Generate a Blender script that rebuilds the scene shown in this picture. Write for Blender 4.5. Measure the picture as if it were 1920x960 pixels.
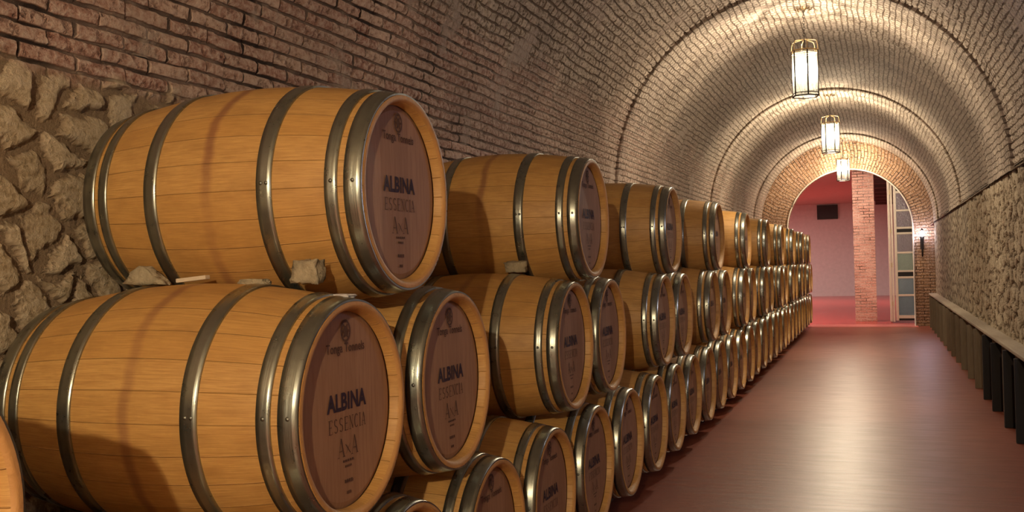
import bpy, bmesh, math, random
import numpy as np
from mathutils import Vector, Matrix, noise
random.seed(7)
PI = math.pi
S = bpy.context.scene
for o in list(bpy.data.objects): bpy.data.objects.remove(o)
COL = S.collection

# ------------------------------------------------------------------ camera
cam_d = bpy.data.cameras.new('camera'); cam = bpy.data.objects.new('camera', cam_d); COL.objects.link(cam)
R_ = Vector((0.941187, 0.336987, -0.02464)); U_ = Vector((0.027104, -0.002608, 0.999629)); 
D_ = U_.cross(R_)
M = Matrix((R_, U_, -D_)).transposed().to_4x4()
M.translation = Vector((1.3398, 0.0, 1.4215))
cam.matrix_world = M
cam_d.sensor_width = 36.0; cam_d.lens = 1920.47 / 1920 * 36.0; cam_d.clip_start = 0.05; cam_d.clip_end = 200
S.camera = cam

# ------------------------------------------------------------------ world, exposure, lamp powers
S.view_settings.view_transform = 'Standard'; S.view_settings.look = 'None'
S.view_settings.gamma = 1.0; S.view_settings.use_curve_mapping = False
S.view_settings.exposure = 0.0
W = bpy.data.worlds.new('world'); S.world = W; W.use_nodes = True
W.node_tree.nodes['Background'].inputs[0].default_value = (0.9, 0.75, 0.65, 1)
W.node_tree.nodes['Background'].inputs[1].default_value = 0.005
LANTERN_W = {'first': 148, 'second': 40, 'third': 20, 'behind': 560}
WARM = (1.0, 0.80, 0.52)
LANTERN_C = {'first': (1.0, .84, .62), 'second': (1.0, .90, .60), 'third': (1.0, .84, .55), 'behind': (1.0, .80, .50)}
SCONCE_W = 6; SCONCE_NEAR_W = 3; SCONCE_SIDE_W = 16; ROOM_W = 500; FILL_W = 14
COOL = (0.78, 0.78, 1.0)

# ------------------------------------------------------------------ material helpers
def new_mat(name):
    m = bpy.data.materials.new(name); m.use_nodes = True
    nt = m.node_tree
    for n in list(nt.nodes): nt.nodes.remove(n)
    out = nt.nodes.new('ShaderNodeOutputMaterial'); b = nt.nodes.new('ShaderNodeBsdfPrincipled')
    nt.links.new(b.outputs[0], out.inputs[0])
    return m, nt, b, out
def N(nt, typ, **kw):
    n = nt.nodes.new('ShaderNode' + typ)
    for k, v in kw.items():
        if k.startswith('i_'):
            n.inputs[k[2:].replace('_', ' ')].default_value = v
        else: setattr(n, k, v)
    return n
def L(nt, a, b): nt.links.new(a, b)
def math_(nt, op, a, b=None, c=None, clamp=False):
    n = nt.nodes.new('ShaderNodeMath'); n.operation = op; n.use_clamp = clamp
    for i, v in enumerate((a, b, c)):
        if v is None: continue
        if isinstance(v, (int, float)): n.inputs[i].default_value = v
        else: nt.links.new(v, n.inputs[i])
    return n.outputs[0]
def vmath(nt, op, a, b=None):
    n = nt.nodes.new('ShaderNodeVectorMath'); n.operation = op
    for i, v in enumerate((a, b)):
        if v is None: continue
        if isinstance(v, tuple): n.inputs[i].default_value = v
        else: nt.links.new(v, n.inputs[i])
    return n.outputs[0]
def mix(nt, f, a, b, typ='MIX'):
    n = nt.nodes.new('ShaderNodeMix'); n.data_type = 'RGBA'; n.blend_type = typ
    for i, v in ((0, f), (6, a), (7, b)):
        if isinstance(v, (int, float)): n.inputs[i].default_value = v
        elif isinstance(v, tuple): n.inputs[i].default_value = (*v[:3], 1)
        else: nt.links.new(v, n.inputs[i])
    return n.outputs[2]
def fmix(nt, f, a, b):
    n = nt.nodes.new('ShaderNodeMix'); n.data_type = 'FLOAT'
    for i, v in ((0, f), (2, a), (3, b)):
        if isinstance(v, (int, float)): n.inputs[i].default_value = v
        else: nt.links.new(v, n.inputs[i])
    return n.outputs[0]
def ramp(nt, f, *stops):
    n = nt.nodes.new('ShaderNodeValToRGB'); cr = n.color_ramp
    while len(cr.elements) < len(stops): cr.elements.new(0.5)
    for e, (p, c) in zip(cr.elements, stops):
        e.position = p; e.color = (*c, 1) if isinstance(c, tuple) else (c, c, c, 1)
    L(nt, f, n.inputs[0]); return n.outputs[0]
def noise_(nt, vec, scale, detail=3, rough=.55, dims='3D'):
    n = nt.nodes.new('ShaderNodeTexNoise'); n.noise_dimensions = dims
    n.inputs['Scale'].default_value = scale; n.inputs['Detail'].default_value = detail; n.inputs['Roughness'].default_value = rough
    if vec is not None: L(nt, vec, n.inputs['Vector'])
    return n
def sep(nt, v):
    n = nt.nodes.new('ShaderNodeSeparateXYZ'); L(nt, v, n.inputs[0]); return n.outputs
def comb(nt, x, y, z=0.0):
    n = nt.nodes.new('ShaderNodeCombineXYZ')
    for i, v in enumerate((x, y, z)):
        if isinstance(v, (int, float)): n.inputs[i].default_value = v
        else: L(nt, v, n.inputs[i])
    return n.outputs[0]
def plain(name, col, rough=.6, metal=0.0, bump=0.0, bscale=60, var=.12):
    m, nt, b, out = new_mat(name)
    tc = N(nt, 'TexCoord')
    n = noise_(nt, tc.outputs['Object'], bscale * .4, 4)
    f = ramp(nt, n.outputs[0], (.3, 1 - var), (.7, 1 + 0 * var))
    L(nt, mix(nt, 1.0, tuple(col), f, 'MULTIPLY'), b.inputs['Base Color'])
    b.inputs['Roughness'].default_value = rough; b.inputs['Metallic'].default_value = metal
    if bump:
        n2 = noise_(nt, tc.outputs['Object'], bscale, 4)
        bp = N(nt, 'Bump'); bp.inputs['Strength'].default_value = 1; bp.inputs['Distance'].default_value = bump
        L(nt, n2.outputs[0], bp.inputs['Height']); L(nt, bp.outputs[0], b.inputs['Normal'])
    return m

def brick_layer(nt, uv, w, h, mortar, c1, c2, cm, warp=.012, seed=0.0, pit=.4, gone=1.0):
    """returns colour, height(0..1) of a rough old brick bond laid in metres of uv"""
    n = noise_(nt, vmath(nt, 'ADD', uv, (seed, 0, 0)), 3.0, 3)
    off = vmath(nt, 'SUBTRACT', n.outputs['Color'], (.5, .5, .5))
    n2 = noise_(nt, uv, 16.0, 2)
    off2 = vmath(nt, 'SUBTRACT', n2.outputs['Color'], (.5, .5, .5))
    v = vmath(nt, 'ADD', uv, vmath(nt, 'MULTIPLY', off, (warp * 3, warp * 3, 0)))
    v = vmath(nt, 'ADD', v, vmath(nt, 'MULTIPLY', off2, (warp * 1.1, warp * .8, 0)))
    br = N(nt, 'TexBrick'); br.offset = .5; br.squash = 1
    L(nt, v, br.inputs['Vector'])
    br.inputs['Color1'].default_value = (0, 0, 0, 1); br.inputs['Color2'].default_value = (1, 1, 1, 1); br.inputs['Mortar'].default_value = (.5, .5, .5, 1)
    br.inputs['Scale'].default_value = 1.0; br.inputs['Mortar Size'].default_value = mortar; br.inputs['Mortar Smooth'].default_value = .6
    br.inputs['Brick Width'].default_value = w; br.inputs['Row Height'].default_value = h
    tone = sep(nt, br.outputs['Color'])[0]
    fac = br.outputs['Fac']
    fine = noise_(nt, uv, 34.0, 6, .72)
    big = noise_(nt, uv, 1.1, 4, .6)
    chip = sep(nt, ramp(nt, noise_(nt, uv, 17.0, 5, .7).outputs[0], (.36, 1.0), (.46, 0.0)))[0]
    fac = math_(nt, 'MAXIMUM', fac, math_(nt, 'MULTIPLY', chip, pit))
    col = mix(nt, tone, c1, c2)
    col = mix(nt, ramp(nt, fine.outputs[0], (.45, 0.0), (.64, .9)), col, mix(nt, .6, c2, (.80, .70, .62)))
    col = mix(nt, ramp(nt, fine.outputs[0], (.34, .65), (.46, 0.0)), col, tuple(q * .45 for q in c1))
    mortar_gone = ramp(nt, noise_(nt, uv, 2.3, 3).outputs[0], (.4, 0.0), (.6, 1.0))
    cmm = mix(nt, math_(nt, 'MULTIPLY', mortar_gone, gone), cm, (.035, .022, .018))
    col = mix(nt, fac, col, cmm)
    col = mix(nt, 1.0, col, ramp(nt, big.outputs[0], (.3, (.72, .68, .66)), (.7, (1.15, 1.12, 1.08))), 'MULTIPLY')
    hgt = math_(nt, 'SUBTRACT', 1.0, fac)
    hgt = math_(nt, 'MULTIPLY', hgt, fmix(nt, tone, .75, 1.0))
    hgt = math_(nt, 'ADD', hgt, math_(nt, 'MULTIPLY', math_(nt, 'SUBTRACT', fine.outputs[0], .5), 1.1))
    return col, hgt
def stone_layer(nt, uv, scale, c1, c2, cm, seed=0.0):
    n = noise_(nt, uv, 4.2, 4, .6)
    v = vmath(nt, 'ADD', uv, vmath(nt, 'MULTIPLY', vmath(nt, 'SUBTRACT', n.outputs['Color'], (.5, .5, .5)), (.24, .24, 0)))
    v = vmath(nt, 'ADD', v, (seed, seed * .7, 0))
    v = vmath(nt, 'MULTIPLY', v, (scale * .85, scale, 0))
    a = N(nt, 'TexVoronoi', voronoi_dimensions='2D', feature='DISTANCE_TO_EDGE'); a.inputs['Scale'].default_value = 1; L(nt, v, a.inputs['Vector'])
    b = N(nt, 'TexVoronoi', voronoi_dimensions='2D', feature='F1'); b.inputs['Scale'].default_value = 1; L(nt, v, b.inputs['Vector'])
    tone = sep(nt, b.outputs['Color'])
    edge = math_(nt, 'ADD', a.outputs['Distance'], math_(nt, 'MULTIPLY', math_(nt, 'SUBTRACT', noise_(nt, uv, 14, 3).outputs[0], .5), .09))
    edge = math_(nt, 'SUBTRACT', edge, math_(nt, 'MULTIPLY', tone[1], .05))
    body = ramp(nt, edge, (.07, 0.0), (.13, .62), (.22, .92), (.4, 1.0))
    body = sep(nt, body)[0]
    fine = noise_(nt, uv, 30.0, 6, .75)
    mid = noise_(nt, uv, 8.0, 4, .6)
    col = mix(nt, tone[0], c1, c2)
    col = mix(nt, ramp(nt, fine.outputs[0], (.42, 0.0), (.66, .9)), col, mix(nt, .5, c2, (.66, .58, .46)))
    col = mix(nt, ramp(nt, fine.outputs[0], (.34, .6), (.46, 0.0)), col, tuple(q * .45 for q in c1))
    col = mix(nt, body, cm, col)
    hgt = math_(nt, 'MULTIPLY', body, fmix(nt, tone[2], .6, 1.1))
    hgt = math_(nt, 'ADD', hgt, math_(nt, 'MULTIPLY', math_(nt, 'SUBTRACT', fine.outputs[0], .5), .8))
    hgt = math_(nt, 'ADD', hgt, math_(nt, 'MULTIPLY', math_(nt, 'SUBTRACT', mid.outputs[0], .5), 1.1))
    return col, hgt
BR = dict(c1=(.38, .20, .155), c2=(.56, .40, .32), cm=(.26, .19, .155))
VT = dict(c1=(.29, .235, .185), c2=(.51, .435, .345), cm=(.20, .15, .11))
ST = dict(c1=(.40, .30, .18), c2=(.58, .46, .31), cm=(.27, .19, .12))
def masonry(name, kind, method='BUMP', depth=.014, near=True):
    m, nt, b, out = new_mat(name)
    uv = N(nt, 'UVMap').outputs[0]
    x, y, z = sep(nt, uv)
    b.inputs['Roughness'].default_value = .9
    b.inputs['Specular IOR Level'].default_value = .25
    if kind == 'vault':      # long stretchers near the springing, headers higher up; v = arc length from the left springing
        ca, ha = brick_layer(nt, uv, .23, .058, .0085, warp=.010, **BR)
        cb, hb = brick_layer(nt, uv, .088, .062, .0090, warp=.020, seed=4.0, pit=.6, gone=.35, **VT)
        wob = noise_(nt, uv, 1.6, 3).outputs[0]
        m1 = math_(nt, 'ADD', y, math_(nt, 'MULTIPLY', math_(nt, 'SUBTRACT', wob, .5), .8))
        f = sep(nt, ramp(nt, math_(nt, 'MULTIPLY', m1, .5), (.30, 0.0), (.42, 1.0)))[0]     # m1 .6 -> .84 m up the arc
        fY = sep(nt, ramp(nt, math_(nt, 'MULTIPLY', x, .1), (.45, 0.0), (.85, .85)))[0]
        col = mix(nt, f, ca, cb); hgt = fmix(nt, f, ha, hb)
        col = mix(nt, fY, col, mix(nt, .65, col, cb))
        # crumbling plaster patches
        pl = sep(nt, ramp(nt, noise_(nt, uv, 1.9, 5, .65).outputs[0], (.56, 0.0), (.64, .8)))[0]
        col = mix(nt, pl, col, (.40, .32, .26)); hgt = fmix(nt, pl, hgt, math_(nt, 'ADD', math_(nt, 'MULTIPLY', noise_(nt, uv, 22, 5, .7).outputs[0], 1.3), .0))
    elif kind == 'left':     # rubble stone low down, brick above; v = height
        cs, hs = stone_layer(nt, uv, 7.4, seed=1.7, **ST)
        ca, ha = brick_layer(nt, uv, .23, .058, .0085, warp=.010, **BR)
        wob = noise_(nt, uv, 2.2, 3).outputs[0]
        bd = math_(nt, 'ADD', y, math_(nt, 'MULTIPLY', math_(nt, 'SUBTRACT', wob, .5), .35))
        bd = math_(nt, 'ADD', bd, math_(nt, 'MULTIPLY', math_(nt, 'GREATER_THAN', x, 4.6), 1.5))
        f = sep(nt, ramp(nt, math_(nt, 'SUBTRACT', bd, 1.7), (.36, 0.0), (.42, 1.0)))[0]
        col = mix(nt, f, cs, ca); hgt = fmix(nt, f, math_(nt, 'MULTIPLY', hs, 1.7), ha)
    elif kind == 'right':
        cs, hs = stone_layer(nt, uv, 7.0, seed=5.1, c1=(.34, .26, .17), c2=(.56, .46, .32), cm=(.18, .13, .085))
        col, hgt = cs, math_(nt, 'MULTIPLY', hs, 1.5)
    elif kind == 'brick_right':
        col, hgt = brick_layer(nt, uv, .25, .062, .011, warp=.012, seed=9.0, c1=(.24, .17, .12), c2=(.42, .33, .24), cm=(.06, .045, .03))
    elif kind == 'arch':     # warm brick of the end wall
        col, hgt = brick_layer(nt, uv, .26, .062, .008, warp=.003, pit=.3, c1=(.30, .15, .075), c2=(.42, .24, .12), cm=(.20, .12, .07))
    elif kind == 'pillar':
        col, hgt = brick_layer(nt, uv, .24, .066, .009, warp=.003, pit=.2, c1=(.56, .26, .20), c2=(.74, .46, .38), cm=(.80, .62, .56))
    L(nt, col, b.inputs['Base Color'])
    if method == 'BUMP':
        bp = N(nt, 'Bump'); bp.inputs['Strength'].default_value = 1; bp.inputs['Distance'].default_value = depth
        L(nt, hgt, bp.inputs['Height']); L(nt, bp.outputs[0], b.inputs['Normal'])
    else:
        d = N(nt, 'Displacement'); d.inputs['Midlevel'].default_value = .5; d.inputs['Scale'].default_value = depth
        L(nt, hgt, d.inputs['Height']); L(nt, d.outputs[0], out.inputs['Displacement'])
        m.displacement_method = method
    return m

# ------------------------------------------------------------------ other materials
def stave_material():
    m, nt, b, out = new_mat('oak_staves')
    uv = N(nt, 'UVMap').outputs[0]; x, y, _ = sep(nt, uv)      # x metres along, y stave number
    rnd = N(nt, 'ObjectInfo').outputs['Random']
    cell = math_(nt, 'FLOOR', y)
    wn = N(nt, 'TexWhiteNoise', noise_dimensions='2D'); L(nt, comb(nt, cell, math_(nt, 'MULTIPLY', rnd, 37.0)), wn.inputs['Vector'])
    tone = wn.outputs['Value']
    fr = math_(nt, 'FRACT', y)
    e = math_(nt, 'MINIMUM', fr, math_(nt, 'SUBTRACT', 1.0, fr))
    seam = sep(nt, ramp(nt, e, (.0, 1.0), (.022, 0.0)))[0]
    gv = comb(nt, math_(nt, 'MULTIPLY', x, 2.2), math_(nt, 'MULTIPLY', y, 4.5), math_(nt, 'MULTIPLY', rnd, 50.0))
    grain = noise_(nt, gv, 5.0, 5, .65)
    blot = noise_(nt, comb(nt, math_(nt, 'MULTIPLY', x, 5.0), math_(nt, 'MULTIPLY', y, .8), math_(nt, 'MULTIPLY', rnd, 20.0)), 1.6, 4, .6)
    col = mix(nt, tone, (.56, .30, .085), (.62, .355, .115))
    col = mix(nt, sep(nt, ramp(nt, grain.outputs[0], (.40, 0.0), (.68, .9)))[0], col, (.42, .205, .055))
    col = mix(nt, sep(nt, ramp(nt, blot.outputs[0], (.46, 0.0), (.72, .6)))[0], col, (.36, .18, .05))
    # wine stain running round the bung line
    sx = math_(nt, 'ADD', math_(nt, 'ADD', x, .482), math_(nt, 'MULTIPLY', math_(nt, 'SUBTRACT', noise_(nt, comb(nt, 0.0, math_(nt, 'MULTIPLY', y, .35), math_(nt, 'MULTIPLY', rnd, 9.0)), 1.5, 3).outputs[0], .5), .05))
    st = sep(nt, ramp(nt, math_(nt, 'ABSOLUTE', sx), (.007, 1.0), (.024, 0.0)))[0]
    st = math_(nt, 'MULTIPLY', st, math_(nt, 'MULTIPLY', sep(nt, ramp(nt, noise_(nt, comb(nt, 0.0, math_(nt, 'MULTIPLY', y, .16), math_(nt, 'MULTIPLY', rnd, 7.0)), 1.0, 1).outputs[0], (.35, .25), (.6, .9)))[0], .72))
    col = mix(nt, st, col, (.19, .055, .035))
    col = mix(nt, math_(nt, 'MULTIPLY', seam, .38), col, (.20, .09, .035))
    L(nt, col, b.inputs['Base Color']); b.inputs['Roughness'].default_value = .52
    bp = N(nt, 'Bump'); bp.inputs['Distance'].default_value = .0016
    L(nt, math_(nt, 'SUBTRACT', math_(nt, 'MULTIPLY', grain.outputs[0], .35), seam), bp.inputs['Height']); L(nt, bp.outputs[0], b.inputs['Normal'])
    return m
def head_material():
    m, nt, b, out = new_mat('oak_head_boards')
    tc = N(nt, 'TexCoord').outputs['Object']; X, Y, Z = sep(nt, tc)
    rnd = N(nt, 'ObjectInfo').outputs['Random']
    yy = math_(nt, 'ADD', math_(nt, 'MULTIPLY', Y, 11.0), math_(nt, 'MULTIPLY', rnd, .8))
    cell = math_(nt, 'FLOOR', yy)
    wn = N(nt, 'TexWhiteNoise', noise_dimensions='2D'); L(nt, comb(nt, cell, math_(nt, 'MULTIPLY', rnd, 13.0)), wn.inputs['Vector'])
    fr = math_(nt, 'FRACT', yy); e = math_(nt, 'MINIMUM', fr, math_(nt, 'SUBTRACT', 1.0, fr))
    seam = sep(nt, ramp(nt, e, (.0, 1.0), (.02, 0.0)))[0]
    gv = comb(nt, math_(nt, 'MULTIPLY', Y, 30.0), math_(nt, 'MULTIPLY', Z, 2.5), math_(nt, 'MULTIPLY', rnd, 30.0))
    g = noise_(nt, gv, 3.0, 5, .6)
    col = mix(nt, wn.outputs['Value'], (.30, .155, .085), (.40, .225, .135))
    col = mix(nt, sep(nt, ramp(nt, g.outputs[0], (.4, 0.0), (.75, .6)))[0], col, (.22, .10, .05))
    col = mix(nt, math_(nt, 'MULTIPLY', seam, .4), col, (.2, .09, .05))
    L(nt, col, b.inputs['Base Color']); b.inputs['Roughness'].default_value = .6
    return m
def steel_material():
    m, nt, b, out = new_mat('galvanised_hoop_steel')
    tc = N(nt, 'TexCoord').outputs['Object']
    rnd = N(nt, 'ObjectInfo').outputs['Random']
    n = noise_(nt, vmath(nt, 'ADD', tc, comb(nt, rnd, rnd, rnd)), 22, 4, .6)
    L(nt, mix(nt, n.outputs[0], (.26, .27, .23), (.42, .43, .37)), b.inputs['Base Color'])
    b.inputs['Metallic'].default_value = .92
    L(nt, fmix(nt, n.outputs[0], .22, .36), b.inputs['Roughness'])
    x, y, z = sep(nt, tc)
    st = noise_(nt, comb(nt, math_(nt, 'MULTIPLY', x, 60.0), y, z), 5.0, 3)
    bp = N(nt, 'Bump'); bp.inputs['Distance'].default_value = .0006; L(nt, st.outputs[0], bp.inputs['Height']); L(nt, bp.outputs[0], b.inputs['Normal'])
    return m
def floor_material(name, c1, c2, rough=(.22, .42)):
    m, nt, b, out = new_mat(name)
    tc = N(nt, 'TexCoord').outputs['Object']; x, y, z = sep(nt, tc)
    s = noise_(nt, comb(nt, math_(nt, 'MULTIPLY', x, .9), math_(nt, 'MULTIPLY', y, 5.0), 0.0), 3.0, 5, .6)
    n = noise_(nt, tc, 1.3, 5, .6); f = noise_(nt, tc, 60, 4, .6)
    col = mix(nt, n.outputs[0], c1, c2)
    col = mix(nt, sep(nt, ramp(nt, s.outputs[0], (.4, 0.0), (.7, .5)))[0], col, tuple(v * .6 for v in c1))
    col = mix(nt, sep(nt, ramp(nt, f.outputs[0], (.45, 0.0), (.8, .22)))[0], col, (.25, .17, .13))
    L(nt, col, b.inputs['Base Color'])
    L(nt, fmix(nt, s.outputs[0], rough[0], rough[1]), b.inputs['Roughness'])
    bp = N(nt, 'Bump'); bp.inputs['Distance'].default_value = .004
    L(nt, math_(nt, 'ADD', s.outputs[0], math_(nt, 'MULTIPLY', f.outputs[0], .15)), bp.inputs['Height']); L(nt, bp.outputs[0], b.inputs['Normal'])
    return m
def board_material(name, c1, c2, axis=2, rough=.8):
    m, nt, b, out = new_mat(name)
    tc = N(nt, 'TexCoord').outputs['Object']
    sc = [14, 14, 14]; sc[axis] = 1.6
    n = noise_(nt, vmath(nt, 'MULTIPLY', tc, tuple(sc)), 2.0, 5, .65)
    L(nt, mix(nt, n.outputs[0], c1, c2), b.inputs['Base Color']); b.inputs['Roughness'].default_value = rough
    bp = N(nt, 'Bump'); bp.inputs['Distance'].default_value = .004; L(nt, n.outputs[0], bp.inputs['Height']); L(nt, bp.outputs[0], b.inputs['Normal'])
    return m
def emit(name, col, s):
    m, nt, b, out = new_mat(name); nt.nodes.remove(b)
    e = N(nt, 'Emission'); e.inputs[0].default_value = (*col, 1); e.inputs[1].default_value = s
    t = N(nt, 'BsdfTransparent'); a = N(nt, 'AddShader'); L(nt, e.outputs[0], a.inputs[0]); L(nt, t.outputs[0], a.inputs[1])   # clear glass round a glowing filament
    L(nt, a.outputs[0], out.inputs[0]); return m
def pane_material():
    m, nt, b, out = new_mat('frosted_lantern_glass'); nt.nodes.remove(b)
    t = N(nt, 'BsdfTransparent'); t.inputs[0].default_value = (1, 1, 1, 1)
    tr = N(nt, 'BsdfTranslucent'); tr.inputs[0].default_value = (.95, 1, .9, 1)
    g = N(nt, 'BsdfGlossy'); g.inputs['Roughness'].default_value = .15
    a = N(nt, 'MixShader'); a.inputs[0].default_value = .018; L(nt, t.outputs[0], a.inputs[1]); L(nt, tr.outputs[0], a.inputs[2])
    c = N(nt, 'MixShader'); c.inputs[0].default_value = .05; L(nt, a.outputs[0], c.inputs[1]); L(nt, g.outputs[0], c.inputs[2])
    L(nt, c.outputs[0], out.inputs[0]); return m
MT = dict(stave=stave_material(), head=head_material(), steel=steel_material(),
    chime=board_material('oak_chime', (.42, .20, .06), (.58, .31, .11), 0, .6),
    ink=plain('branding_ink', (.03, .010, .028), .7), burn=plain('burnt_brand', (.10, .045, .028), .8),
    rivet=plain('rivet_steel', (.22, .22, .19), .4, .9),
    floor=floor_material('red_painted_concrete', (.25, .062, .036), (.33, .10, .058), (.28, .46)),
    rfloor=floor_material('bright_red_floor', (.50, .06, .05), (.62, .09, .08), (.12, .3)),
    iron=plain('dark_iron', (.035, .028, .024), .5, .7), brass=plain('aged_brass', (.42, .30, .16), .4, .8),
    pane=pane_material(), bulb=emit('lamp_bulb_glow', (1, .93, .75), 25), cool_bulb=emit('sconce_bulb_glow', (.72, .72, 1), 45),
    white=plain('cream_paint', (.66, .58, .48), .6), boards=board_material('old_grey_boards', (.10, .075, .045), (.24, .18, .115)),
    slab=board_material('worn_stone_ledge', (.30, .24, .17), (.44, .36, .27), 1, .85), black=plain('black_wood', (.010, .007, .007), .75),
    rock=plain('rubble_stone', (.42, .34, .22), .95, 0, .012, 45, .45), paleWood=board_material('pale_wood_shim', (.55, .44, .32), (.70, .58, .43), 0),
    rail=board_material('dark_rack_timber', (.03, .02, .015), (.07, .045, .03), 1), red_plaster=plain('red_plaster', (.52, .36, .32), .8, 0, .002, 20),
    mauve=plain('rose_plaster', (.56, .46, .43), .85, 0, .002, 20), timber=board_material('dark_timber', (.05, .02, .015), (.09, .035, .025), 1),
    grille=plain('dark_grille', (.02, .01, .008), .6), off_white=plain('pale_streak_mat', (.62, .52, .54), .6, 0, .004, 40),
    glass_b=plain('blue_reflection_pane', (.10, .16, .22), .12, 0, .003, 30), glass_g=plain('green_reflection_pane', (.14, .19, .15), .12, 0, .003, 30),
    glass_p=plain('purple_reflection_pane', (.12, .08, .11), .12, 0, .003, 30), glint=plain('pale_glint_debris', (.55, .50, .48), .8),)

# ------------------------------------------------------------------ mesh helpers
def me_obj(name, verts, faces, mat, parent=None, smooth=False, uvs=None):
    me = bpy.data.meshes.new(name); me.from_pydata(verts, [], faces); me.update()
    if uvs is not None:
        l = me.uv_layers.new(name='UVMap'); li = np.empty(len(me.loops), np.int32); me.loops.foreach_get('vertex_index', li)
        l.data.foreach_set('uv', np.asarray(uvs, np.float32)[li].ravel())
    if mat is not None: me.materials.append(mat)
    if smooth: me.polygons.foreach_set('use_smooth', [True] * len(me.polygons))
    o = bpy.data.objects.new(name, me); COL.objects.link(o)
    if parent is not None: o.parent = parent
    return o
class MB:
    def __init__(s): s.v = []; s.f = []
    def add(s, v, f): n = len(s.v); s.v += [tuple(p) for p in v]; s.f += [tuple(i + n for i in q) for q in f]; return s
    def box(s, x0, x1, y0, y1, z0, z1, bev=0.0):
        bm = bmesh.new(); bmesh.ops.create_cube(bm, size=1, matrix=Matrix.Translation(((x0+x1)/2, (y0+y1)/2, (z0+z1)/2)) @ Matrix.Diagonal((x1-x0, y1-y0, z1-z0, 1)))
        if bev: bmesh.ops.bevel(bm, geom=bm.edges[:], offset=bev, segments=2, affect='EDGES', profile=.6)
        bm.verts.index_update(); s.add([v.co for v in bm.verts], [[v.index for v in f.verts] for f in bm.faces]); bm.free(); return s
    def tube(s, pts, r, n=8, closed=False):
        pts = [Vector(p) for p in pts]; rings = []; m = len(pts)
        for i, p in enumerate(pts):
            a = pts[i-1] if (i > 0 or closed) else p; b = pts[(i+1) % m] if (i < m-1 or closed) else p
            t = (b - a).normalized(); up = Vector((0, 0, 1)) if abs(t.z) < .9 else Vector((1, 0, 0))
            u = t.cross(up).normalized(); w = t.cross(u); rr = r[i] if isinstance(r, (list, tuple)) else r
            rings.append([p + (u*math.cos(k*2*PI/n) + w*math.sin(k*2*PI/n)) * rr for k in range(n)])
        v = [q for ring in rings for q in ring]; f = []
        for i in range(m if closed else m-1):
            j = (i+1) % m
            for k in range(n): f.append((i*n+k, i*n+(k+1) % n, j*n+(k+1) % n, j*n+k))
        if not closed: f.append(tuple(range(n))); f.append(tuple((m-1)*n+k for k in reversed(range(n))))
        return s.add(v, f)
    def lathe(s, prof, c=(0, 0, 0), n=24, closed=False):   # about z; prof = (r, z)
        v = []; f = []; m = len(prof)
        for r, z in prof:
            for k in range(n): a = 2*PI*k/n; v.append((c[0]+r*math.cos(a), c[1]+r*math.sin(a), c[2]+z))
        for i in range(m if closed else m-1):
            j = (i+1) % m
            for k in range(n): f.append((i*n+k, i*n+(k+1) % n, j*n+(k+1) % n, j*n+k))
        return s.add(v, f)
    def build(s, name, mat, parent=None, smooth=False): return me_obj(name, s.v, s.f, mat, parent, smooth)
def fix_normals(o):
    bm = bmesh.new(); bm.from_mesh(o.data); bmesh.ops.recalc_face_normals(bm, faces=bm.faces[:]); bm.to_mesh(o.data); bm.free(); return o
def empty(name, loc, label, cat, group=None, rot=0):
    o = bpy.data.objects.new(name, None); COL.objects.link(o); o.location = loc; o.rotation_euler.z = rot; o.empty_display_size = .1
    o['label'] = label; o['category'] = cat
    if group: o['group'] = group
    return o
def tag(o, label, cat, group=None):
    o['label'] = label; o['category'] = cat
    if group: o['group'] = group
    return o
def struct(o, kind='structure'): o['kind'] = kind; return o
def copy_tree(o, parent=None):
    c = o.copy(); COL.objects.link(c); c.parent = parent
    for ch in list(o.children): copy_tree(ch, c)
    return c

# ------------------------------------------------------------------ shell of the tunnel
CX, ZS, RV = .69, 2.2, 1.78
YEND = 23.0
def grid(name, P, nu, nv, mat, uv, flip=False):
    """P: (nu*nv,3) array, u-major"""
    me = bpy.data.meshes.new(name)
    i = np.arange((nu-1)*(nv-1)); a = (i // (nv-1)) * nv + i % (nv-1)
    q = np.stack([a, a+1, a+nv+1, a+nv], 1)
    if flip: q = q[:, ::-1]
    me.vertices.add(nu*nv); me.vertices.foreach_set('co', P.astype(np.float32).ravel())
    me.loops.add(q.size); me.loops.foreach_set('vertex_index', q.astype(np.int32).ravel())
    me.polygons.add(len(q)); me.polygons.foreach_set('loop_start', (np.arange(len(q))*4).astype(np.int32))
    me.update(calc_edges=True)
    l = me.uv_layers.new(name='UVMap'); l.data.foreach_set('uv', uv.astype(np.float32)[q.ravel()].ravel())
    me.polygons.foreach_set('use_smooth', np.ones(len(q), bool))
    me.materials.append(mat); me.validate()
    o = bpy.data.objects.new(name, me); COL.objects.link(o); return struct(o)
def sweep(name, prof, ys, mat, vv, flip=False):
    """prof (n,2) X,Z along arc, vv arc coordinate"""
    ys = np.asarray(ys); prof = np.asarray(prof); n = len(prof)
    P = np.zeros((len(ys), n, 3)); P[:, :, 0] = prof[:, 0]; P[:, :, 2] = prof[:, 1]; P[:, :, 1] = ys[:, None]
    uv = np.zeros((len(ys), n, 2)); uv[:, :, 0] = ys[:, None]; uv[:, :, 1] = np.asarray(vv)[None, :]
    return grid(name, P.reshape(-1, 3), len(ys), n, mat, uv.reshape(-1, 2), flip)
def arc(R, n, a0=PI, a1=0.0):
    t = np.linspace(a0, a1, n); return np.stack([CX + R*np.cos(t), ZS + R*np.sin(t)], 1), (a0 - t) * RV
# large undulation of the old vault is carried by the near mesh
near_vault = masonry('old_vault_brick', 'vault', 'BOTH', .020)
far_vault = masonry('old_vault_brick_far', 'vault', 'BUMP', .018)
p, v = arc(RV, 400); sweep('ceiling', p, np.linspace(1.6, 9.9, 560), near_vault, v, True)
p, v = arc(RV, 48)
sweep('ceiling', p, np.linspace(-7, 1.6, 20), far_vault, v, True)
sweep('ceiling', p, np.linspace(9.9, YEND, 40), far_vault, v, True)
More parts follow.
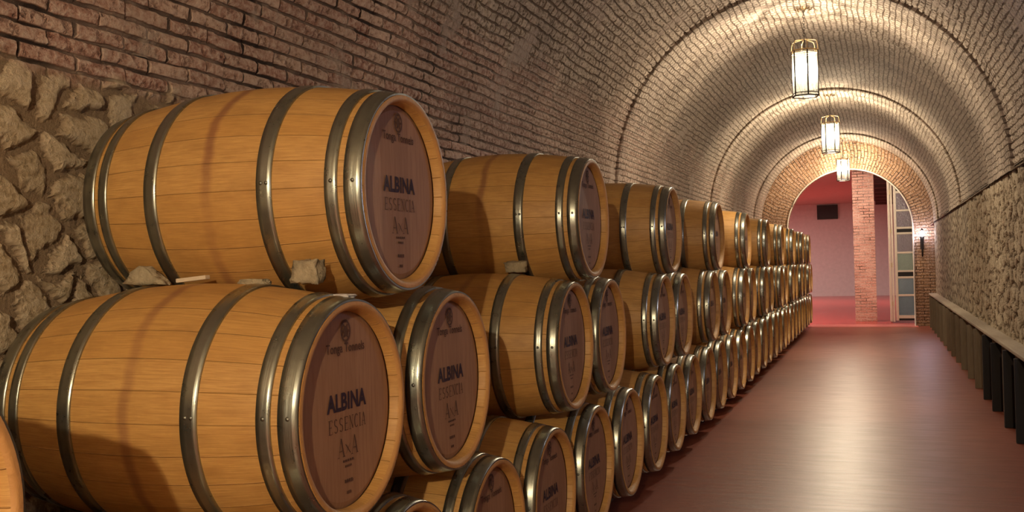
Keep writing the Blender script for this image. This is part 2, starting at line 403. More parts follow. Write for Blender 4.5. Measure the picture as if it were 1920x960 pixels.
# raised bands of the vault, where the lanterns hang
def rib(name, y0, y1, d=.036):
    prof = []; vv = []
    zz = np.linspace(0.0, ZS, 12)
    for z in (ZS-.04, ZS-.02): prof.append((CX - RV + d, z)); vv.append(z - ZS)
    p, v = arc(RV - d, 64); prof += [tuple(q) for q in p]; vv += list(v)
    for z in (ZS-.02, ZS-.04): prof.append((CX + RV - d, z)); vv.append(v[-1] + ZS - z)
    prof = np.array(prof); vv = np.array(vv)
    e = .03; prof_out = prof.copy()
    ctr = np.array([CX, ZS]); dirs = prof - ctr; low = prof[:, 1] < ZS; dirs[low, 1] = 0; dirs /= np.linalg.norm(dirs, axis=1)[:, None]
    outer = prof + dirs * (d + .03); mid = prof + dirs * .012
    ys = [y0, y0, y0 + e] + list(np.linspace(y0 + .1, y1 - .1, 14)) + [y1 - e, y1, y1]
    rings = [outer, mid, prof] + [prof]*14 + [prof, mid, outer]
    P = np.zeros((len(ys), len(prof), 3))
    for i, (yy, rr) in enumerate(zip(ys, rings)): P[i, :, 0] = rr[:, 0]; P[i, :, 2] = rr[:, 1]; P[i, :, 1] = yy
    uv = np.zeros((len(ys), len(prof), 2)); uv[:, :, 0] = np.array(ys)[:, None]; uv[:, :, 1] = vv[None, :]
    return grid(name, P.reshape(-1, 3), len(ys), len(prof), far_vault, uv.reshape(-1, 2), True)
rib('trim_1', 9.85, 11.75); rib('trim_2', 15.9, 18.0); rib('trim_3', 21.7, YEND)
# walls
left_near = masonry('left_rubble_and_brick', 'left', 'BOTH', .020)
left_far = masonry('left_wall_far', 'left', 'BUMP', .016)
XL = CX - RV; XR = CX + RV
z = np.linspace(.5, ZS, 170); sweep('wall_left', np.stack([z*0 + XL, z], 1), np.linspace(1.6, 7.2, 500), left_near, z, True)
z = np.linspace(0, .5, 3); sweep('wall_left', np.stack([z*0 + XL, z], 1), [1.6, 7.2], left_far, z, True)
z = np.linspace(0, ZS, 6)
sweep('wall_left', np.stack([z*0 + XL, z], 1), [7.2, YEND], left_far, z, True)
sweep('wall_left', np.stack([z*0 + XL, z], 1), [-7, 1.6], left_far, z, True)
right_near = masonry('right_rubble', 'right', 'BOTH', .020)
right_far = masonry('right_rubble_far', 'right', 'BUMP', .03)
XW = 2.445; ZB = 2.15
z = np.linspace(.5, ZB, 120); sweep('wall_right', np.stack([z*0 + XW, z], 1), np.linspace(7.0, 14.5, 500), right_near, z)
z = np.linspace(0, .5, 3); sweep('wall_right', np.stack([z*0 + XW, z], 1), [7, 14.5], right_far, z)
z = np.linspace(0, ZB, 6)
sweep('wall_right', np.stack([z*0 + XW, z], 1), [14.5, YEND], right_far, z)
sweep('wall_right', np.stack([z*0 + XW, z], 1), [-7, 7], right_far, z)
sweep('trim_4', [(XW - .03, ZB - .012), (XW + .06, ZB + .01), (XR, ZS + .001)], [-7, YEND], masonry('right_springing', 'brick_right'), [0, .06, .13])
# back wall behind the camera
me = MB().box(-1.3, 2.7, -7.1, -7.0, 0, 4.2); o = me.build('wall_back', left_far); struct(o)
# floor
o = MB().box(-1.3, 2.7, -7.1, YEND + .05, -.1, 0).build('floor', MT['floor']); struct(o)

# end wall with its arch
AC, AZ, AR = .76, 2.08, 1.27
def end_wall():
    # front face: rings from the opening edge out to the vault
    th = np.linspace(PI, 0, 49); v = []; uv = []; f = []
    ang = [(-1, zz) for zz in np.linspace(0, AZ, 8)[:-1]] + [(0, t) for t in th] + [(1, zz) for zz in np.linspace(AZ, 0, 8)[1:]]
    rows = []
    for kind, q in ang:
        if kind == 0:
            inner = (AC + AR*math.cos(q), AZ + AR*math.sin(q)); 
            dx, dz = math.cos(q), math.sin(q)
            # ring of voussoirs .45 m deep then on to the vault line
            mid_ = (AC + (AR+.33)*dx, AZ + (AR+.33)*dz)
            out_ = (CX + (RV+.05)*dx, ZS + (RV+.05)*dz)
            u0 = (PI - q) * 1.45
            rows.append(((inner, (0, u0)), (mid_, (.33, u0)), (out_, (.62, u0))))
        else:
            s_ = kind; xi = AC + s_*AR; xo = (XL - .05) if s_ < 0 else (XR + .05)
            xm = xi + s_*.33
            rows.append(((( xi, q), (xi, q)), ((xm, q), (xm, q)), ((xo, q), (xo, q))))
    # separate the UV islands by duplicating the joint rows
    V = []; U = []; F = []
    segs = [rows[:7] + [tuple(((p_[0][0], AZ if True else 0), (p_[0][0], AZ)) for p_ in rows[6])], rows[7:7+49], [tuple(((p_[0][0], AZ), (p_[0][0], AZ)) for p_ in rows[56])] + rows[56:]]
    Y0, Y1 = YEND, YEND + .35
    for seg in segs:
        base = len(V)
        for r_ in seg:
            for (pp, uu) in r_: V.append((pp[0], Y0, pp[1])); U.append(uu)
            pp, uu = r_[0]; V.append((pp[0], Y1, pp[1])); U.append((uu[0] - .35, uu[1]))
        for i in range(len(seg) - 1):
            a = base + i*4; b = a + 4
            F += [(a, a+1, b+1, b), (a+1, a+2, b+2, b+1), (a+3, a, b, b+3)]
    return struct(me_obj('wall_far', V, F, masonry('end_wall_brick', 'arch', 'BUMP', .008), None, False, U))
end_wall()
# pale edging that runs round the opening
pts = [(AC-AR, YEND-.012, zz) for zz in (0, .7, 1.4)] + [(AC + AR*math.cos(t), YEND-.012, AZ + AR*math.sin(t)) for t in np.linspace(PI, 0, 40)] + [(AC+AR, YEND-.012, zz) for zz in (1.4, .7, 0)]
struct(MB().tube(pts, .017, 6).build('trim_5', MT['white'], None, True))

# ------------------------------------------------------------------ the room beyond
o = MB().box(-8, 9, YEND + .05, 42.2, -.1, .004).build('floor', MT['rfloor']); struct(o)
o = MB().box(AC-AR-.05, AC+AR+.05, YEND-.38, YEND+.42, -.05, .012, .004).build('threshold', floor_material('pink_threshold', (.62, .16, .14), (.70, .22, .20), (.25, .4))); struct(o); o.name = 'trim_6'
struct(MB().box(-8, 9, 42.0, 42.2, 0, 3.7).build('wall_room_back', MT['mauve']))
struct(MB().box(-8.2, -8, YEND, 42.2, 0, 3.7).build('wall_room_left', MT['mauve']))
struct(MB().box(9, 9.2, YEND, 42.2, 0, 3.7).build('wall_room_right', MT['mauve']))
struct(MB().box(-8, XL - .02, YEND + .1, YEND + .3, 0, 3.7).build('wall_room_front', MT['mauve']))
struct(MB().box(XR + .02, 9, YEND + .1, YEND + .3, 0, 3.7).build('wall_room_front', MT['mauve']))
struct(MB().box(-8, 1.05, YEND + .3, 42, 3.62, 3.75).build('ceiling', MT['red_plaster']))
# dark timber ceiling on the right
tb = MB().box(1.05, 9, YEND + .3, 42, 3.66, 3.78); o = tb.build('ceiling', MT['timber']); struct(o)
for k in range(9):
    yb = 25.6 + k*1.9
    o = MB().box(1.28, 9, yb, yb + .22, 3.46, 3.66, .01).build('ceiling_beam', MT['timber'])
    tag(o, 'dark timber ceiling beam above the right side of the red room', 'beam', 'dark ceiling beams in the red room')
# brick pillar
px0, px1, py0, py1, pz = .81, 1.275, 24.68, 25.14, 3.66
V = []; U = []; F = []
cs = [(px0, py0), (px1, py0), (px1, py1), (px0, py1), (px0, py0)]; s_ = 0
for i in range(4):
    (ax, ay), (bx, by) = cs[i], cs[i+1]; l = math.hypot(bx-ax, by-ay); n = len(V)
    V += [(ax, ay, 0), (bx, by, 0), (bx, by, pz), (ax, ay, pz)]; U += [(s_, 0), (s_+l, 0), (s_+l, pz), (s_, pz)]; s_ += l; F.append((n, n+1, n+2, n+3))
o = me_obj('brick_pillar', V, F, masonry('pillar_brick', 'pillar', 'BUMP', .006), None, False, U)
tag(o, 'square pink brick pillar rising from the red floor behind the end arch', 'pillar')
# grille on the back wall
t = empty('ventilation_grille', (-.50, 41.97, 3.04), 'dark rectangular grille high on the rose back wall left of the brick pillar', 'vent')
MB().box(-.37, .37, -.02, .03, 0, .52).build('backing', MT['grille'], t)
f = MB()
for a in ((-.39, .39, -.05, -.01, -.02, .02), (-.39, .39, -.05, -.01, .50, .54), (-.39, -.35, -.05, -.01, .02, .50), (.35, .39, -.05, -.01, .02, .50)): f.box(*a)
f.build('frame', MT['iron'], t)
f = MB()
for k in range(9): f.box(-.35, .35, -.04, -.02, .045 + k*.053, .06 + k*.053)
f.build('louvre', MT['grille'], t)

# glazed door at the right of the opening
t = empty('glazed_door', (1.76, 24.0, .06), 'tall cream door with stacked glass panes with painted reflections at the right of the arch', 'door')
f = MB()
f.box(-.085, -.03, -.02, .02, 0, 3.42, .004).box(.325, .36, -.02, .02, 0, 3.42, .004)
rails = [(.045, .115), (.53, .575), (.92, .965), (1.06, 1.10), (1.465, 1.505), (1.885, 1.93), (2.005, 2.05), (2.39, 2.43), (2.79, 2.84), (2.93, 2.98), (3.36, 3.42)]
for a, b in rails: f.box(-.03, .325, -.016, .016, a, b, .003)
f.build('frame', MT['white'], t)
for (a, b, mt, lb) in ((.115, .53, 'glass_b', 'pane with painted blue reflection'), (.575, .92, 'glass_b', 'pane with painted blue reflection'), (1.10, 1.465, 'glass_g', 'pane with painted greenish reflection'), (1.505, 1.885, 'glass_p', 'pane with painted purple reflection'), (2.05, 2.39, 'glass_p', 'pane with painted purple reflection'), (2.43, 2.79, 'glass_p', 'pane with painted purple reflection'), (2.98, 3.36, 'glass_p', 'pane with painted purple reflection')):  # blue, green and purple reflections are painted into the pane colours
    o = MB().box(-.03, .325, -.004, .004, a, b).build('glass_pane', MT[mt], t); o['label'] = lb
for a, b in ((.0, .045), (.965, 1.06), (1.93, 2.005), (2.84, 2.93)): MB().box(-.03, .325, -.008, .008, a, b).build('black_strip', MT['black'], t)  # black strips filling the gaps between groups of panes
t = empty('door_leaf', (1.60, 24.05, .03), 'open cream door leaf seen edge-on beside the glazed door', 'door')
f = MB().box(-.045, .0, .0, .75, 0, 3.40, .004); f.build('leaf_board', MT['white'], t)
f = MB().box(.012, .052, -.02, .06, 0, 3.40, .004); f.build('edge_stile', MT['white'], t)
for zz in (.35, 1.2, 1.95, 2.8): MB().box(-.002, .014, -.03, .02, zz, zz+.10, .002).build('hinge', MT['brass'], t)

# ------------------------------------------------------------------ low ledge with upright boards along the right wall
t = empty('wall_ledge', (XW, 2.0, 0), 'long low boarded ledge running along the foot of the right stone wall', 'ledge')
f = MB().box(-.145, .02, 0, YEND-2.0-.03, .655, .685, .008); f.build('top_slab', MT['slab'], t)
f = MB()
y = 0.0
while y < YEND-2.06: f.box(-.06, .0, y, y + .19, 0, .655, .004); y += .20
o = f.build('back_boards', MT['boards'], t)
fin_y = [7.78, 8.60, 9.36, 10.33, 11.16, 12.10, 13.04, 14.05, 15.0, 15.95, 16.9, 17.85, 18.8, 19.75, 20.7, 21.6, 22.4]
ordn = ['nearest', 'second', 'third', 'fourth', 'fifth', 'sixth', 'seventh', 'eighth', 'ninth', 'tenth', 'eleventh', 'twelfth', 'thirteenth', 'fourteenth', 'fifteenth', 'sixteenth', 'farthest']
for i, yy in enumerate(fin_y):
    h = .64 - (.015 if i % 3 == 0 else 0)
    mt = MT['black'] if i < 5 else MT['boards']  # near posts get the black material, farther ones the board material
    o = MB().box(-.05, .04, -.022, .022, 0, h, .004).build('upright_post', mt)
    o.location = (XW - .11, yy, 0); o.rotation_euler.z = random.uniform(-.05, .05)
    tag(o, (f'{ordn[i]} black upright post against the ledge on the right' if i < 5 else f'{ordn[i]} upright post along the right ledge, brown weathered board'), 'post', 'upright posts along the right ledge')

# ------------------------------------------------------------------ rack rails beneath the barrels
def rail(x, label):
    t = empty('rack_rail', (x, 1.2, 0), label, 'rail')
    MB().box(-.045, .045, 0, 21.75, .03, .062, .006).build('beam', MT['rail'], t)
    for k in range(31): MB().box(-.05, .05, .10 + k*.718, .20 + k*.718, 0, .032).build('foot_block', MT['rail'], t)
rail(-.22, 'front dark timber rail carrying the bottom row of barrels'); rail(-.75, 'rear dark timber rail by the wall carrying the bottom row of barrels')

# ------------------------------------------------------------------ barrel
BL, RH, RB = .965, .295, .3515
NS = 26; NA = NS * 4
def rad(x):        # x 0..-BL
    t = (x + BL/2) / (BL/2); return RB - (RB - RH) * (abs(t) ** 1.9)
def lathe_x(prof, n, uv=False, wob=0.0):
    v = []; f = []; u = []
    for (x, r) in prof:
        for k in range(n + 1):
            a = 2*PI*k/n
            rr = r
            v.append((x, rr*math.cos(a), rr*math.sin(a))); u.append((x, k / n * NS))
    for i in range(len(prof)-1):
        for k in range(n):
            a = i*(n+1)+k; f.append((a, a+1, a+n+2, a+n+1))
    return v, f, u
def text_mesh(s, size, bold=0.0, spacing=1.0, narrow=1.0):
    cu = bpy.data.curves.new('lettering', 'FONT'); cu.body = s; cu.size = size; cu.align_x = 'CENTER'; cu.align_y = 'CENTER'; cu.offset = bold; cu.space_character = spacing; cu.resolution_u = 3
    o = bpy.data.objects.new('tmp', cu); COL.objects.link(o); dg = bpy.context.evaluated_depsgraph_get(); dg.update()
    me = bpy.data.meshes.new_from_object(o.evaluated_get(dg)); bpy.data.objects.remove(o); bpy.data.curves.remove(cu)
    vs = [(p.co.x * narrow, p.co.y) for p in me.vertices]; fs = [tuple(q.vertices) for q in me.polygons]; bpy.data.meshes.remove(me)
    return vs, fs
def serif_text(s, h, w, gap, t=.0052, thin=.0020):
    """slab/serif capitals drawn as flat polygons, centred; h height, w letter width"""
    V = []; F = []
    def q(*p): n = len(V); V.extend(p); F.append(tuple(range(n, n+len(p))))
    def seg(x0, y0, x1, y1, wd): q((x0-wd/2, y0), (x0+wd/2, y0), (x1+wd/2, y1), (x1-wd/2, y1))
    def bar(x0, x1, y, wd): q((x0, y-wd/2), (x1, y-wd/2), (x1, y+wd/2), (x0, y+wd/2))
    ws = {'I': .35, 'x': .7}; tot = sum(w*ws.get(c, 1) for c in s) + gap*(len(s)-1); x = -tot/2
    for c in s:
        cw = w*ws.get(c, 1); X = lambda a: x + a*cw; H = h/2; B = -h/2
        if c == 'A':
            seg(X(.12), B, X(.5), H, thin); seg(X(.86), B, X(.5), H, t); bar(X(.25), X(.75), B+h*.32, thin)
            bar(X(0), X(.26), B, thin); bar(X(.70), X(1.02), B, thin)
        elif c == 'E':
            seg(X(.22), B, X(.22), H, t); bar(X(.05), X(.92), B, thin); bar(X(.05), X(.88), H, thin); bar(X(.2), X(.68), 0, thin)
            seg(X(.92), B, X(.92), B+h*.17, thin); seg(X(.88), H-h*.17, X(.88), H, thin); seg(X(.68), -h*.07, X(.68), h*.07, thin)
        elif c == 'N':
            seg(X(.16), B, X(.16), H, thin); seg(X(.84), B, X(.84), H, thin); seg(X(.84), B, X(.16), H, t); bar(X(0), X(.32), B, thin); bar(X(.68), X(1), H, thin); bar(X(0), X(.2), H, thin)
        elif c == 'I': seg(X(.5), B, X(.5), H, t); bar(X(.05), X(.95), B, thin); bar(X(.05), X(.95), H, thin)
        elif c == 'x':
            seg(X(.05), B+h*.1, X(.95), B+h*.62, thin); seg(X(.95), B+h*.1, X(.05), B+h*.62, t*.8)
        else:
            if c == 'C': pts = [(.5+.42*math.cos(a), .5*math.sin(a)*h) for a in np.linspace(math.radians(48), math.radians(312), 16)]
            else: pts = [(.5+.32*math.cos(a), h*.25+.25*h*math.sin(a)) for a in np.linspace(math.radians(30), math.radians(255), 10)] + [(.5+.34*math.cos(a), -h*.25+.25*h*math.sin(a)) for a in np.linspace(math.radians(75), math.radians(-150), 10)]
            m = len(pts)
            for i in range(m-1):
                (a0, b0), (a1, b1) = pts[i], pts[i+1]; dx, dy = (a1-a0)*cw, b1-b0; l = math.hypot(dx, dy) or 1
                k = abs(dy)/l; wd = thin + (t-thin)*k; nx, ny = -dy/l*wd/2, dx/l*wd/2
                q((X(a0)+nx, b0+ny), (X(a0)-nx, b0-ny), (X(a1)-nx, b1-ny), (X(a1)+nx, b1+ny))
        x += cw + gap
    return V, F
HX = -.032         # depth of the head inside the chime
def make_barrel():
    root = empty('wine_barrel', (0, 0, 0), 'oak wine barrel', 'barrel', 'oak wine barrels in the rack')
    def up(o): o.location.z = RB; o.parent = root; return o
    # staves
    xs = np.linspace(-.004, -BL + .004, 33)
    prof = [(-.034, RH-.030), (-.012, RH-.026), (-.002, RH-.020), (0, RH-.012), (-.001, RH-.004)] + [(x, rad(x) - .003) for x in xs] + [(-BL+.001, RH-.004), (-BL, RH-.012), (-BL+.002, RH-.020), (-BL+.034, RH-.030)]
    v, f, u = lathe_x(prof, NA)
    st = me_obj('staves', v, f, MT['stave'], None, True, u); up(st)
    # chime end rings (sawn stave ends)
    for (x0, s, nm) in ((0, 1, 'chime'), (-BL, -1, 'chime')):
        pr = [(x0 + s*.0012, RH-.0035), (x0 + s*.0022, RH-.012), (x0 + s*.0005, RH-.0195), (x0 - s*.012, RH-.0252), (x0 - s*.033, RH-.0290)]
        v, f, u = lathe_x(pr, NA); o = me_obj(nm, v, f, MT['chime'], None, True, u); up(o)
    # heads
    for (x0, s) in ((HX, 1), (-BL - HX, -1)):
        rh = RH - .028; vv = [(x0 + s*.002, 0, 0)]; ff = []
        for r in (rh*.5, rh*.93, rh): vv += [(x0 + (0 if r < rh else -s*.006) , r*math.cos(2*PI*k/64), r*math.sin(2*PI*k/64)) for k in range(64)]
        ff += [(0, 1+k, 1+(k+1) % 64) for k in range(64)]
        for i in range(2): ff += [(1+i*64+k, 1+(i+1)*64+k, 1+(i+1)*64+(k+1) % 64, 1+i*64+(k+1) % 64) for k in range(64)]
        hd = me_obj('barrel_head', vv, ff, MT['head'], None, False); up(hd)
        if s == 1:
            fl = lambda pts, dz, dy=0.0: [(x0 + .0032, p[0] + dy, p[1] + dz) for p in pts]
            a = MB()
            vs, fs = text_mesh('ALBINA', .064, .0022, 1.05, .93); a.add(fl(vs, .020), fs)
            a.build('name_lettering', MT['ink'], hd)['label'] = 'dark ALBINA lettering'
            a = MB(); vs, fs = serif_text('ESSENCIA', .036, .0232, .0050, .0036, .0015); a.add(fl(vs, -.038), fs)
            a.build('name_lettering', MT['burn'], hd)['label'] = 'thin ESSENCIA lettering'
            a = MB(); vs, fs = serif_text('AxA', .050, .040, .003, .0058, .0017); a.add(fl(vs, -.100), fs)
            a.build('monogram', MT['burn'], hd)['label'] = 'AxA monogram'; a = MB()
            for (zz, w, h) in ((-.138, .030, .006), (-.153, .018, .006)):
                for q in range(5): a.add([(x0+.0032, -w + q*w*.42, zz-h/2), (x0+.0032, -w + q*w*.42 + w*.3, zz-h/2), (x0+.0032, -w + q*w*.42 + w*.3, zz+h/2), (x0+.0032, -w + q*w*.42, zz+h/2)], [(0, 1, 2, 3)])
            for (zz, w, h) in ((-.193, .022, .009), (-.224, .012, .008)):
                for q in range(4): a.add([(x0+.0032, -w + q*w*.52, zz-h/2), (x0+.0032, -w + q*w*.52 + w*.38, zz-h/2), (x0+.0032, -w + q*w*.52 + w*.38, zz+h/2), (x0+.0032, -w + q*w*.52, zz+h/2)], [(0, 1, 2, 3)])
            a.build('small_print', MT['burn'], hd)['label'] = 'rows of small print'
            a = MB(); vs, fs = text_mesh('Tonga Tonnels', .036, .0004, 1.0, .98); a.add(fl(vs, .166), fs)
            # round emblem: ring with a grape-leaf like cross inside
            for (r0, r1) in ((.021, .027), (0.0, .012)):
                n0 = 20; pts = [(r1*math.cos(2*PI*k/n0), r1*1.15*math.sin(2*PI*k/n0)) for k in range(n0)] + [(r0*math.cos(2*PI*k/n0), r0*1.15*math.sin(2*PI*k/n0)) for k in range(n0)]
                a.add(fl(pts, .212), [(k, (k+1) % n0, n0+(k+1) % n0, n0+k) for k in range(n0)])
            for k in range(6):
                an = k*PI/3; c_, s__ = math.cos(an), math.sin(an)
                pts = [(.013*c_-.003*s__, .013*s__+.003*c_), (.021*c_-.003*s__, .021*s__+.003*c_), (.021*c_+.003*s__, .021*s__-.003*c_), (.013*c_+.003*s__, .013*s__-.003*c_)]
                a.add(fl(pts, .212), [(0, 1, 2, 3)])
            a.build('cooper_mark', MT['burn'], hd)['label'] = 'burnt round emblem over small lettering'
    # hoops
    for (xa, xb) in ((-.001, -.052), (-.071, -.107), (-.264, -.310)):
        for mir in (0, 1):
            A, B = (xa, xb) if not mir else (-BL - xa, -BL - xb)
            ts = np.linspace(A, B, 4); th = .0022
            pr = [(A, rad(A) - .003)] + [(x, rad(x) + th) for x in ts] + [(B, rad(B) - .003)]
            v, f, u = lathe_x(pr, NA); h = me_obj('hoop', v, f, MT['steel'], None, True, u); up(h)
            h.data.polygons.foreach_set('use_smooth', [i // NA not in (0, len(pr)-2) for i in range(len(h.data.polygons))])
            if not mir:    # riveted joint on the side towards the lamps
                for dx in ((.5,) if xa > -.2 else (.32, .68)):
                    xx = xa + (xb-xa)*dx; r = rad(xx) + .0022; an = PI + math.radians(-3)
                    m = MB().lathe([(.0005, .0035), (.004, .0028), (.0062, .0)], n=10)
                    q = Matrix.Translation((xx, r*math.cos(an), r*math.sin(an))) @ Matrix.Rotation(PI/2, 4, 'X') 
                    vv = [q @ Vector(p_) for p_ in m.v]
                    me_obj('rivet', [tuple(p_) for p_ in vv], m.f, MT['rivet'], h, True)
    return root
proto = make_barrel()
PT = .718; Y0 = 2.105
ZB_, ZM, ZT = .42 - RB, 1.05 - RB, 1.66 - RB
ords = ['nearest', 'second', 'third', 'fourth', 'fifth', 'sixth', 'seventh', 'eighth', 'ninth', 'farthest']
slots = []
for i in range(10):
    k = 1 + 3*i; w = ords[i]
    st = f'the {w} pyramid stack' 
    slots.append((k, ZT, (f'oak barrel on top of {st}' + (', wine stained round its middle' if i == 0 else ''))))
    slots.append((k-.5, ZM, f'left oak barrel of the middle pair in {st}'))
    slots.append((k+.5, ZM, f'right oak barrel of the middle pair in {st}'))
    for j, nm in ((-1, 'left'), (0, 'centre'), (1, 'right')):
        if k + j <= 28: slots.append((k+j, ZB_, f'{nm} oak barrel of the bottom row in {st}'))
slots.append((-1.5, ZM, 'oak barrel cut off at the bottom left corner of the view'))
slots.append((-1.0, ZB_, 'oak barrel in the bottom row below the corner barrel')); slots.append((-2.0, ZB_, 'oak barrel in the bottom row nearest the camera'))
first = True
for (k, zz, lab) in slots:
    o = proto if first else copy_tree(proto); first = False
    jx = random.uniform(-.006, .008); jy = random.uniform(-.004, .004)
    o.location = (jx, Y0 + PT*k + jy, zz); o['label'] = lab
    if lab.startswith('oak barrel cut off'): o.location.x = .0
    if k < 3: o.location.x = 0

# ------------------------------------------------------------------ wedges between the near barrels
def rock(name, loc, sx, sy, sz, seed, label, cat='stone', shape='round', mat=None, rz=0):
    bm = bmesh.new(); bmesh.ops.create_cube(bm, size=1)
    bmesh.ops.subdivide_edges(bm, edges=bm.edges[:], cuts=5, use_grid_fill=True)
    for v in bm.verts:
        if shape == 'wedge': v.co.x *= max(.08, 1 - .95*max(0, v.co.z + .45)); 
        n = noise.noise_vector(v.co*2.1 + Vector((seed, 0, 0))); v.co += n*.16
        n = noise.noise_vector(v.co*6 + Vector((seed, 3, 0))); v.co += n*.05
        v.co = Vector((v.co.x*sx, v.co.y*sy, v.co.z*sz))
    o = me_obj(name, [tuple(v.co) for v in bm.verts], [[v.index for v in f.verts] for f in bm.faces], mat or MT['rock'], None, True); bm.free()
    o.location = loc; o.rotation_euler.z = rz; return tag(o, label, cat)
rock('wedge_stone', (-.155, 2.495, 1.425), .075, .05, .062, 1.3, 'squarish rough stone wedged between the two nearest stacked barrels near their heads')
rock('wedge_stone', (-.70, 2.485, 1.425), .15, .045, .052, 5.3, 'pointed pale stone wedged between the two nearest stacked barrels near the wall', shape='wedge')
o = MB().box(-.05, .05, -.012, .012, -.006, .006, .002).build('wooden_shim', MT['paleWood']); o.location = (-.545, 2.50, 1.412); o.rotation_euler = (0, math.radians(-5), .05)
tag(o, 'small pale wooden shim lying on the lower near barrel', 'shim')
rock('rubble_chip', (-.335, 2.50, 1.398), .085, .03, .018, 8.3, 'thin stone chip on the hoop of the lower near barrel')
# pale chip painted in for light reflection and debris on the front hoop
for (x, yy, zz, s, lb) in ((-.06, 2.60, 1.322, 1.0, 'pale painted reflection and debris on the chime of the nearest middle barrel'),):
    rock('rubble_chip', (x, yy-.10, zz+.033), .07*s, .04*s, .012*s, 11.3, lb, mat=MT['glint'])
rock('wedge_stone', (-.30, 4.64, 1.425), .10, .05, .05, 21.3, 'dark stone wedged under the second top barrel')

# ------------------------------------------------------------------ lanterns
def make_lantern():
    t = empty('hanging_lantern', (0, 0, 3.06), 'lantern', 'lantern', 'hanging iron lanterns of the vault')
    r, h = .128, .45
    hx = [(math.cos(PI/6 + k*PI/3 + .26), math.sin(PI/6 + k*PI/3 + .26)) for k in range(6)]
    ring = lambda zz, rr: [(rr*c, rr*s, zz) for c, s in hx]
    MB().tube(ring(h, r+.012), .008, 6, True).tube(ring(h-.02, r+.004), .006, 6, True).build('top_ring', MT['brass'], t)
    MB().tube(ring(.0, r+.004), .008, 6, True).tube(ring(.03, r+.002), .005, 6, True).build('bottom_ring', MT['iron'], t)
    for c, s in hx:
        MB().tube([(r*c, r*s, 0), (r*c*1.03, r*s*1.03, h)], .008, 6).build('corner_bar', MT['iron'], t)
    for k in range(6):
        a = hx[k]; b = hx[(k+1) % 6]; q = .96
        me_obj('glass_pane', [(a[0]*r*q, a[1]*r*q, .01), (b[0]*r*q, b[1]*r*q, .01), (b[0]*r*q*1.03, b[1]*r*q*1.03, h-.01), (a[0]*r*q*1.03, a[1]*r*q*1.03, h-.01)], [(0, 1, 2, 3)], MT['pane'], t)
    me_obj('bottom_glass', [(c*r*.95, s*r*.95, .012) for c, s in hx], [tuple(range(6))], MT['pane'], t)
    for c, s in hx:
        pts = [(r*c*(1.06 - .2*(1-math.cos(q_))), r*s*(1.06 - .2*(1-math.cos(q_))), h + .10*math.sin(q_)) for q_ in np.linspace(0, PI/2, 6)]
        pts += [(r*c*.86*(1-q_), r*s*.86*(1-q_), h + .10 + .02*q_) for q_ in (.35, .7, .96)]
        MB().tube(pts, .0045, 6).build('crown_hoop', MT['brass'], t)
    ch = MB()
    zz = h + .12; k = 0
    while zz < .91 - .045:
        pts = [(.011*math.cos(a) * (1 if k % 2 else 0), .011*math.cos(a) * (0 if k % 2 else 1), zz + .017 + .019*math.sin(a)) for a in np.linspace(0, 2*PI, 9)[:-1]]
        ch.tube(pts, .0028, 5, True); zz += .030; k += 1
    ch.build('chain', MT['iron'], t)
    ca = MB().lathe([(.001, .86), (.02, .862), (.05, .885), (.075, .90), (.08, .915)], n=20)
    for k in range(8): a = k*PI/4; ca.tube([(.072*math.cos(a), .072*math.sin(a), .90), (.082*math.cos(a), .082*math.sin(a), .875), (.07*math.cos(a), .07*math.sin(a), .86)], .007, 6)
    ca.build('canopy', MT['brass'], t, True)
    MB().tube([(0, 0, h+.12), (0, 0, h-.06)], .008, 6).lathe([(.001, h-.05), (.022, h-.055), (.022, h-.11), (.001, h-.112)], n=12).build('lamp_holder', MT['iron'], t)
    b = MB().lathe([(.001, h-.115), (.016, h-.12), (.03, h-.16), (.032, h-.19), (.022, h-.22), (.001, h-.232)], n=16).build('bulb', MT['bulb'], t, True)
    return t
lan = make_lantern()
spots = [(10.6, 'first', 'large bright hanging lantern nearest the camera', 1.0), (16.35, 'second', 'middle one of the three hanging lanterns, greenish glass', 1.0), (22.3, 'third', 'smallest hanging lantern in front of the far brick arch', 1.0), (-1.0, 'behind', 'hanging lantern behind the camera', 1.0)]
for i, (yy, key, lb, sc) in enumerate(spots):
    t = lan if i == 0 else copy_tree(lan)
    t.location = (.70, yy, 3.06) if key != 'behind' else (1.40, -2.0, 2.145); t['label'] = lb; t.rotation_euler.z = (0, .26, .5, .1)[i]
    if key == 'behind':        # this one hangs lower, on a longer chain
        for c in t.children:
            if c.name.startswith('chain'): c.scale.z = (1.655 - .57) / .30; c.location.z = .57 * (1 - c.scale.z)
            if c.name.startswith('canopy'): c.location.z = .765
    ld = bpy.data.lights.new('lantern_light', 'POINT'); ld.energy = LANTERN_W[key]; ld.color = LANTERN_C[key]; ld.shadow_soft_size = .03
    lo = bpy.data.objects.new('lantern_light', ld); COL.objects.link(lo); lo.parent = t; lo.location = (0, 0, .255)
# the bulb must not block the lamp placed in its centre
for o in bpy.data.objects:
    if o.name.startswith('bulb'): pass

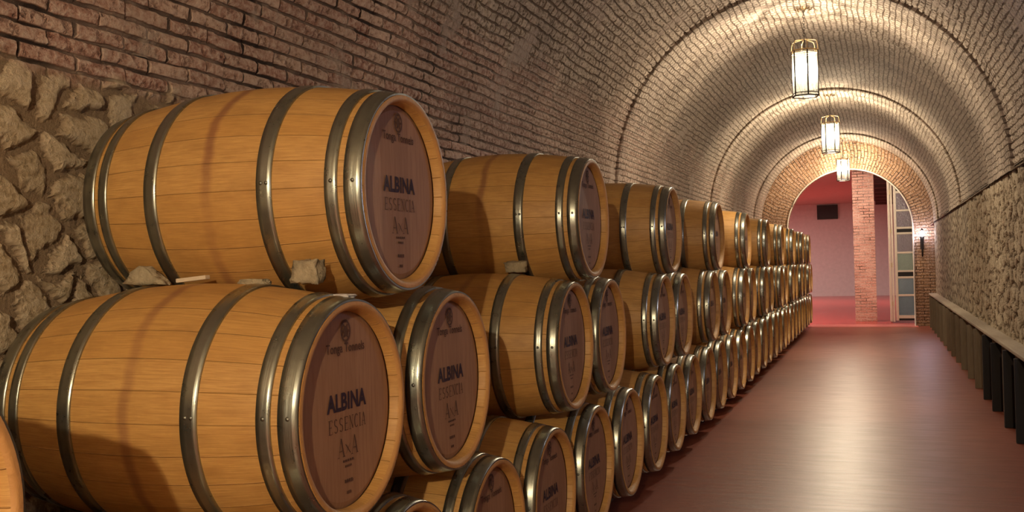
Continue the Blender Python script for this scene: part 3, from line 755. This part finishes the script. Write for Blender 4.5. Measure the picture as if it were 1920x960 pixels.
# ------------------------------------------------------------------ wall torches
def sconce(loc, rz, w, label):
    t = empty('wall_torch', loc, label, 'wall lamp', None, rz)
    MB().box(-.035, .035, -.012, .0, -.06, .16, .004).build('back_plate', MT['iron'], t)
    MB().tube([(0, -.01, .0), (0, -.10, -.06), (0, -.14, -.05)], .012, 8).tube([(0, -.01, .12), (0, -.14, .12)], .009, 8).build('bracket', MT['iron'], t)
    MB().lathe([(.001, -.22), (.016, -.21), (.02, -.05), (.035, .14), (.05, .20), (.045, .205), (.02, .19)], (0, -.14, 0), 14).build('torch_stem', MT['iron'], t, True)
    MB().lathe([(.001, .20), (.03, .215), (.042, .25), (.034, .29), (.012, .32), (.001, .325)], (0, -.14, 0), 14).build('bulb', MT['cool_bulb'], t, True)
    MB().lathe([(.03, .33), (.032, .335), (.012, .37), (.001, .375)], (0, -.14, 0), 12).build('cap', MT['iron'], t, True)
    ld = bpy.data.lights.new('torch_light', 'POINT'); ld.energy = w; ld.color = COOL; ld.shadow_soft_size = .05
    lo = bpy.data.objects.new('torch_light', ld); COL.objects.link(lo); lo.parent = t; lo.location = (0, -.24, .27)
sconce((2.20, YEND, 1.66), 0, SCONCE_W, 'black iron wall torch with bluish bulb right of the arch')
ld = bpy.data.lights.new('fill_light', 'AREA'); ld.shape = 'RECTANGLE'; ld.size = 2.4; ld.size_y = 2.2; ld.energy = FILL_W; ld.color = (1, .84, .72)  # unseen soft fill added behind the camera, not a real doorway
lo = bpy.data.objects.new('fill_light', ld); COL.objects.link(lo); lo.location = (.7, -6.9, 1.6); lo.rotation_euler = (PI/2, 0, 0)
sconce((XW - .0, 6.3, 1.70), -PI/2, SCONCE_SIDE_W, 'iron wall torch on the right wall just out of view')
sconce((XR - .03, -.4, 1.75), -PI/2, SCONCE_NEAR_W, 'iron wall torch on the right wall behind the camera')
# pale streak near the top edge of the vault
o = MB().tube([(-.885, 5.50, 3.14), (-.90, 5.56, 3.06), (-.925, 5.60, 3.01), (-.945, 5.63, 2.965)], [.030, .034, .024, .006], 10).build('pale_streak', MT['off_white'], None, True)
tag(o, 'pale tapered streak hanging from the vault brick at the top edge', 'mineral deposit')

# ------------------------------------------------------------------ lamps of the red room
def room_light(loc, w, sx, sy, col):
    ld = bpy.data.lights.new('room_light', 'AREA'); ld.shape = 'RECTANGLE'; ld.size = sx; ld.size_y = sy; ld.energy = w; ld.color = col
    lo = bpy.data.objects.new('room_light', ld); COL.objects.link(lo); lo.location = loc; return lo
room_light((-3.5, 27, 3.55), ROOM_W*.4, 3, 3, (1, .72, .68))
ld = bpy.data.lights.new('room_light', 'POINT'); ld.energy = 230; ld.color = (1, .76, .68); ld.shadow_soft_size = .2
lo = bpy.data.objects.new('room_light', ld); COL.objects.link(lo); lo.location = (-1.6, 23.75, 2.9)
room_light((-4.5, 36, 3.55), ROOM_W, 4, 4, (1, .84, .78))
room_light((4.5, 35, 3.4), ROOM_W*.5, 3, 3, (1, .80, .74))
